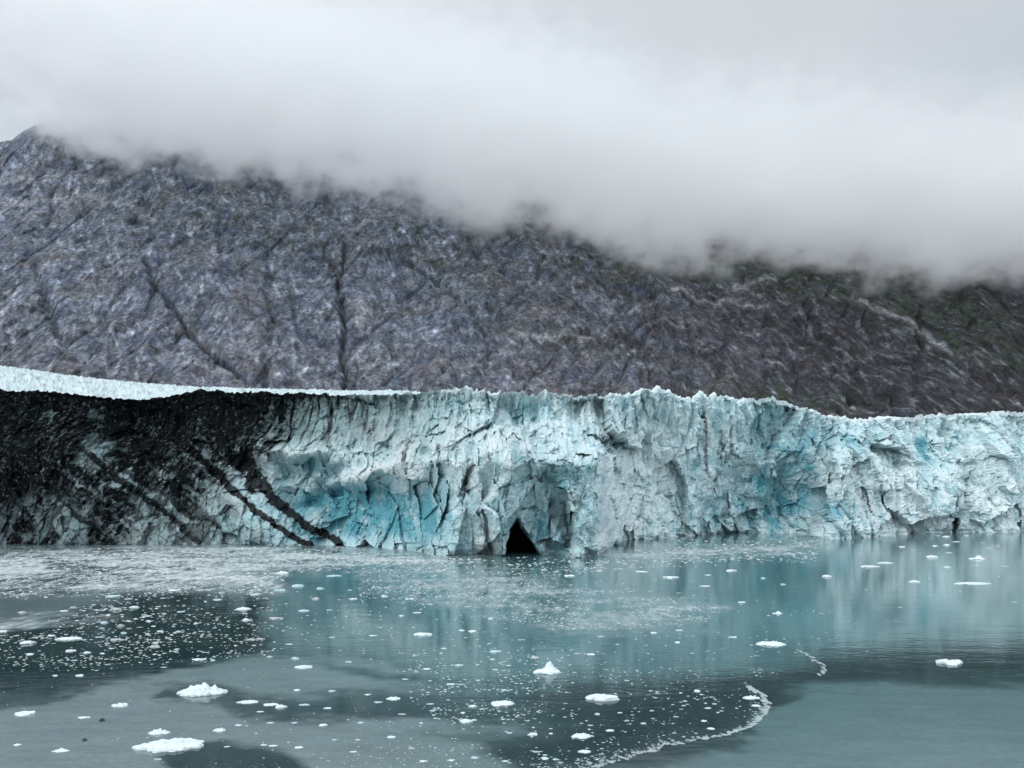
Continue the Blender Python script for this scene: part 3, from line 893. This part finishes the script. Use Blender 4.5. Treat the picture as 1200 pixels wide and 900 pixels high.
NAMED = [
    (236, 812, 50, 'raft', 'large jagged white ice floe with a rubble crown on the pale water', 1.0),
    (198, 875, 82, 'long', 'longest ice floe, a low ragged white raft near the bottom edge', 1.0),
    (186, 859, 22, 'raft', 'small knobbly white floe just behind the longest low raft', 1.0),
    (641, 788, 34, 'peak', 'white floe with a pointed peak at the foot of the turquoise reflection', 1.0),
    (708, 819, 38, 'pan', 'thick oval white floe in the dark pool below the peaked floe', 1.3),
    (903, 755, 36, 'raft', 'flat white and pink-grey floe near the upper tip of the slush line', .5),
    (1113, 777, 29, 'pan', 'lone smooth white floe on the dark lane at the right', 1.2),
    (588, 825, 28, 'pan', 'flat bar-shaped white floe left of the dark pool', 1.0),
    (681, 863, 24, 'raft', 'rounded white floe with a low tail in the lower dark pool', .8),
    (290, 823, 26, 'long', 'thin white ice sliver leading the row right of the crowned floe', .8),
    (317, 826, 18, 'pan', 'narrow flat white floe second in the row right of the crowned floe', .8),
    (329, 829, 12, 'lump', 'chunky white lump ending the row right of the crowned floe', 1.0),
    (29, 837, 22, 'pan', 'flat white floe with a grey underside at the left edge of the pale water', 1.2),
    (141, 827, 18, 'pan', 'white block-edged floe between the crowned floe and the left edge', 1.3),
    (71, 880, 20, 'peak', 'low pointed white floe near the bottom left corner', .5),
    (257, 856, 15, 'raft', 'two-humped white floe right of the longest raft', 1.0),
    (357, 782, 20, 'pan', 'bright flat floe at the tip of a grey streak in mid water', .9),
    (461, 819, 17, 'raft', 'small double-ended white floe above the middle of the bottom edge', .8),
    (545, 846, 14, 'lump', 'white ice block beside the left rim of the dark pool', .9),
    (497, 744, 21, 'pan', 'white bar floe in the middle of the turquoise reflection', 1.1),
    (80, 749, 30, 'long', 'long pale sliver of ice on the dark left water', 1.0),
    (32, 754, 16, 'lump', 'bright lump of ice at the left end of the dark water', .8),
    (233, 773, 15, 'pan', 'flat white floe on the edge between dark and pale water', .7),
    (1139, 684, 46, 'long', 'broken string of flat ice under the right glacier end', .35),
    (1020, 664, 22, 'pan', 'long flat floe off the right glacier front, nearest of a pair', .6),
    (1037, 660, 19, 'long', 'thin floe just behind a longer flat floe off the right glacier front', .9),
    (1145, 655, 22, 'peak', 'small floe with a raised middle off the right glacier end', .5),
    (1072, 682, 13, 'pan', 'single white floe on the pale reflection at the right', 1.1),
    (969, 676, 11, 'lump', 'white floe on the deep blue reflection of the glacier bay', .8),
    (880, 818, 18, 'raft', 'loose white ice clot inside the top of the curved slush line', .7),
    (685, 881, 15, 'raft', 'small ragged clot of ice above the lower slush line', .7),
    (98, 841, 13, 'pan', 'thin white sliver above a dark lump on the pale water', .8),
    (331, 672, 15, 'raft', 'brightest chunk of ice at the edge of the white slush belt', 1.0),
    (285, 714, 17, 'raft', 'wide white chunk at the right edge of the dense ice scatter', .9),
    (911, 719, 13, 'peak', 'small pointed floe on the grey slush right of centre', .6),
    (786, 677, 17, 'pan', 'flat bright floe below the right wall of the ice tower', .8),
    (667, 675, 13, 'pan', 'white floe on the water straight in front of the ice tower', 1.0),
]
for px, py, wp, sty, lab, hs in NAMED:
    floe(px, py, wp, sty, lab, rz=R_.uniform(-0.08, 0.08), hs=hs)
for px, py, wp, lab in ((120, 845, 7, 'dark silt-laden ice lump below the thin white sliver'),
                        (99, 868, 6, 'small black ice lump nearer to the bottom left corner')):
    floe(px, py, wp, 'lump', lab, name='dark_ice_lump', cat='ice lump', mat=DARKI, hs=1.9)

CHUNKS = [(27, 697, 11), (204, 692, 14), (150, 702, 10), (191, 701, 7), (209, 704, 5), (158, 712, 11), (26, 718, 9), (212, 717, 10), (172, 722, 12), (122, 730, 9),
 (141, 734, 10), (164, 735, 8), (60, 745, 9), (49, 745, 6), (136, 750, 16), (181, 758, 13), (131, 760, 7), (260, 695, 8), (256, 703, 9), (297, 697, 8), (288, 727, 11),
 (261, 732, 6), (294, 750, 12), (145, 742, 8), (188, 740, 7), (185, 711, 6), (136, 715, 14), (132, 699, 18), (86, 712, 8), (75, 716, 10), (3, 740, 12), (95, 687, 9),
 (392, 675, 18), (370, 702, 11), (414, 702, 11), (410, 692, 7), (450, 699, 8), (480, 702, 12), (489, 718, 11), (504, 708, 8), (323, 725, 17), (305, 749, 12),
 (356, 716, 13), (386, 715, 8), (437, 745, 10), (389, 747, 8), (339, 755, 9), (541, 739, 8), (554, 740, 10), (547, 711, 7), (575, 725, 6), (579, 764, 13), (520, 760, 7),
 (329, 692, 13), (349, 687, 14), (516, 669, 14), (470, 722, 6), (446, 722, 4), (375, 690, 9), (747, 646, 10), (751, 670, 15), (826, 687, 15), (830, 674, 8),
 (857, 669, 13), (894, 678, 7), (869, 706, 10), (859, 747, 12), (704, 746, 10), (766, 742, 8), (796, 739, 10), (619, 717, 8), (672, 737, 5), (702, 669, 9), (637, 668, 9),
 (609, 750, 6), (844, 645, 5), (794, 753, 8), (725, 730, 6), (1092, 653, 13), (1096, 640, 8), (1109, 639, 7), (1109, 629, 8), (1120, 635, 9), (1112, 648, 8), (1160, 642, 9),
 (1144, 663, 12), (1177, 664, 10), (1110, 665, 8), (1189, 706, 8), (1055, 712, 6), (940, 659, 7), (917, 685, 6), (1016, 763, 4), (1057, 641, 8), (1046, 628, 10), (1132, 628, 7),
 (1170, 640, 5), (1099, 628, 6), (20, 873, 9), (279, 850, 9), (266, 875, 8), (185, 890, 10), (192, 782, 8), (94, 792, 9), (65, 792, 6), (102, 765, 8), (35, 767, 8), (82, 763, 10),
 (87, 774, 9), (346, 772, 10), (316, 770, 7), (409, 776, 8), (357, 826, 13), (305, 834, 10), (384, 830, 10), (389, 810, 9), (431, 814, 8), (443, 823, 10), (475, 796, 8), (471, 837, 11),
 (504, 825, 11), (554, 828, 9), (565, 831, 7), (528, 802, 11), (591, 809, 7), (537, 780, 9), (500, 784, 10), (459, 864, 10), (482, 877, 9), (414, 881, 10), (379, 850, 10), (345, 847, 8),
 (317, 847, 9), (422, 847, 7), (309, 873, 8), (320, 874, 11), (350, 876, 11), (392, 867, 7), (419, 867, 6), (556, 888, 10), (496, 892, 10), (529, 891, 8), (592, 892, 9), (597, 859, 8),
 (577, 773, 9), (596, 780, 6), (507, 833, 6), (348, 809, 7), (426, 763, 5), (700, 837, 8), (744, 830, 5), (741, 838, 6), (764, 833, 6), (754, 848, 7), (792, 840, 8), (801, 827, 5),
 (817, 810, 8), (715, 856, 11), (625, 861, 12), (692, 850, 7), (790, 859, 7), (830, 830, 8), (825, 845, 8), (833, 854, 9), (837, 825, 7), (630, 881, 8), (676, 766, 8), (693, 767, 9),
 (673, 788, 7), (886, 827, 12), (777, 848, 5), (822, 814, 5), (638, 889, 9), (651, 890, 7), (627, 771, 10)]


def zone(px, py):
    if py > 770:
        if px < 300:
            return 'small white ice chunk on the pale silty water left of the crowned floe row', 'ice chunks on the near left water'
        if px < 612:
            return 'small white ice chunk on the streaked grey water between crowned floe and dark pool', 'ice chunks on the streaked middle water'
        if py > 797:
            return 'small white ice chunk in the dark pool bounded by the curved slush line', 'ice chunks in the dark pool'
        return 'small white ice chunk on the turquoise reflection behind the dark pool', 'ice chunks on the lower turquoise reflection'
    if px < 315:
        return 'small white ice chunk crowded in the dark water below the black debris', 'ice chunks in the dark left water'
    if px < 600:
        return 'small white ice chunk on the turquoise reflection below the blue ice hollows', 'ice chunks below the blue hollows'
    if px < 915:
        return 'small white ice chunk on the water in front of the ice tower', 'ice chunks before the ice tower'
    return 'small white ice chunk on the grey water off the right glacier front', 'ice chunks off the right glacier front'


def chunk(px, py, wp):
    l_, g_ = zone(px, py)
    sty = R_.choice(['lump', 'lump', 'lump', 'pan', 'pan', 'long'])
    floe(px, py, wp * 0.92, sty, l_, g_, name='ice_chunk', cat='ice chunk', hs=R_.uniform(0.5, 0.95), alt=True)


for c_ in CHUNKS:
    chunk(*c_)
while N_FLOE < 296:
    q_ = R_.random()
    if q_ < 0.55:
        px, py = R_.gauss(195, 62), R_.gauss(728, 22)
        if not (20 < px < 330 and 686 < py < 775): continue
    elif q_ < 0.75:
        px, py = R_.uniform(480, 600), R_.uniform(765, 860)
    else:
        px, py = R_.uniform(610, 850), R_.uniform(800, 885)
        if py > 893 - (px - 640) * 0.17: continue
    chunk(px, py, R_.uniform(4.0, 7.0))


def scatter(name, pts, sizes, mat, label, cat, seed):
    """very many small bits of ice as one mass"""
    r = np.random.default_rng(seed)
    V0, F0 = ICO1
    n = len(pts)
    jit = 1 + r.uniform(-0.35, 0.35, (n, len(V0), 1))
    sc = np.stack([sizes, sizes * r.uniform(0.5, 1.1, n), sizes * r.uniform(0.14, 0.34, n)], 1)
    V = V0[None] * jit * sc[:, None, :] * 0.5
    V[:, :, 0] += pts[:, 0:1]; V[:, :, 1] += pts[:, 1:2]
    Fc = (F0[None] + (np.arange(n) * len(V0))[:, None, None]).reshape(-1, 3)
    o = mesh_obj(name, V.reshape(-1, 3), Fc, mat)
    tag(o, label, cat, kind='stuff')
    return o


def brash():
    r = np.random.default_rng(5)
    P, S = [], []
    def add(n, poly, lo, hi, pw=2.5, edge=3):
        xs = [p[0] for p in poly]; ys = [p[1] for p in poly]
        k = n * 4
        px = r.uniform(min(xs), max(xs), k); py = r.uniform(min(ys), max(ys), k)
        y = H * F / (py - HZ); x = (px - 600) / F * y
        dens = sst(-0.25, 0.35, fbm(x / 14, y / 12, 4, 501) + 0.2 * r.normal(size=k))
        ok = (polysd(px, py, poly) + edge * r.normal(size=k) > 0) & (r.random(k) < dens)
        px, py, x, y = px[ok][:n], py[ok][:n], x[ok][:n], y[ok][:n]
        w_ = lo + (hi - lo) * r.random(len(px)) ** pw
        P.append(np.stack([x, y], 1)); S.append(w_ * y / F)
    add(9000, [(-60, 655), (60, 646), (330, 641), (480, 648), (580, 655), (520, 668), (340, 668), (320, 692), (120, 694), (-60, 702)], 0.9, 5, 3.5)
    add(2200, [(-60, 740), (40, 735), (110, 705), (200, 688), (320, 688), (330, 768), (120, 780), (-60, 790)], 1.0, 5)
    add(5200, [(420, 672), (600, 664), (680, 684), (850, 712), (800, 730), (640, 738), (560, 715), (430, 698)], 0.8, 3.6, 3.0, 8)
    add(800, [(320, 690), (600, 700), (980, 705), (980, 760), (700, 790), (560, 830), (480, 800), (420, 765), (320, 760)], 1.0, 4.5)
    add(1800, [(590, 655), (700, 655), (760, 640), (960, 630), (960, 655), (800, 662), (660, 672), (590, 670)], 1.0, 5)
    add(500, [(480, 760), (620, 765), (640, 830), (600, 870), (520, 850), (480, 820)], 1.0, 5)
    add(420, [(620, 800), (780, 800), (890, 815), (880, 850), (760, 880), (640, 900), (600, 870)], 1.0, 5)
    add(260, [(280, 840), (620, 850), (640, 900), (280, 900)], 1.0, 4)
    add(120, [(-40, 780), (480, 775), (480, 900), (-40, 900)], 1.0, 3)
    add(160, [(980, 630), (1260, 625), (1260, 700), (980, 690)], 1.0, 4)
    add(260, [(700, 780), (860, 790), (930, 775), (900, 795), (700, 800)], 1.0, 4)
    scatter('brash_ice', np.concatenate(P), np.concatenate(S), BRASH, 'fine brash ice bits spread over the bay water', 'brash ice', 3)
    # drift lines of slush
    def line(pts, wid, n, lo, hi, seed):
        rr = np.random.default_rng(seed)
        t = rr.random(n) * (len(pts) - 1); i = np.minimum(t.astype(int), len(pts) - 2); f = t - i
        a = np.array(pts, float)
        c = a[i] * (1 - f)[:, None] + a[i + 1] * f[:, None]
        w_ = np.interp(t, np.arange(len(pts)), wid)
        off = np.abs(rr.normal(size=n)) * w_ * 0.6
        off = off * np.clip(1 + 2.2 * fbm(t * 5, t * 0 + 2, 3, 8), 0.15, 3)
        px = c[:, 0] - off * 0.8 + 9.0 * fbm(t * 2.3, t * 0, 4, 7); py = c[:, 1] - off * 0.55 + 4.5 * fbm(t * 3, t * 0 + 5, 4, 9)
        kp = rr.random(n) < np.clip(0.9 + 1.8 * fbm(t * 6, t * 0 + 9, 3, 12), 0.12, 1)
        px, py, n = px[kp], py[kp], int(kp.sum())
        y = H * F / (py - HZ)
        return np.stack([(px - 600) / F * y, y], 1), (lo + (hi - lo) * rr.random(n) ** 2.2) * y / F
    arc = [(640, 912), (700, 899), (745, 886), (790, 872), (850, 862), (880, 852), (898, 838), (902, 824), (890, 812), (876, 806)]
    p1, s1 = line(arc, [18, 14, 10, 5, 3, 4.5, 8, 8, 7, 4], 2900, 1.0, 5.0, 21)
    scatter('slush_line', p1, s1, floe_material('slush', (0.42, 0.48, 0.49), (0.28, 0.36, 0.38)),
            'curved pale slush line round the dark pool at the lower right', 'slush line', 5)
    arc2 = [(938, 764), (950, 770), (962, 778), (968, 786), (960, 792)]
    p2, s2 = line(arc2, [6, 5, 4, 3, 2], 380, 1.0, 4.0, 23)
    scatter('slush_line', p2, s2, bpy.data.materials['slush'], 'short hooked slush line behind the curved one, nearer the reflection', 'slush line', 6)


brash()
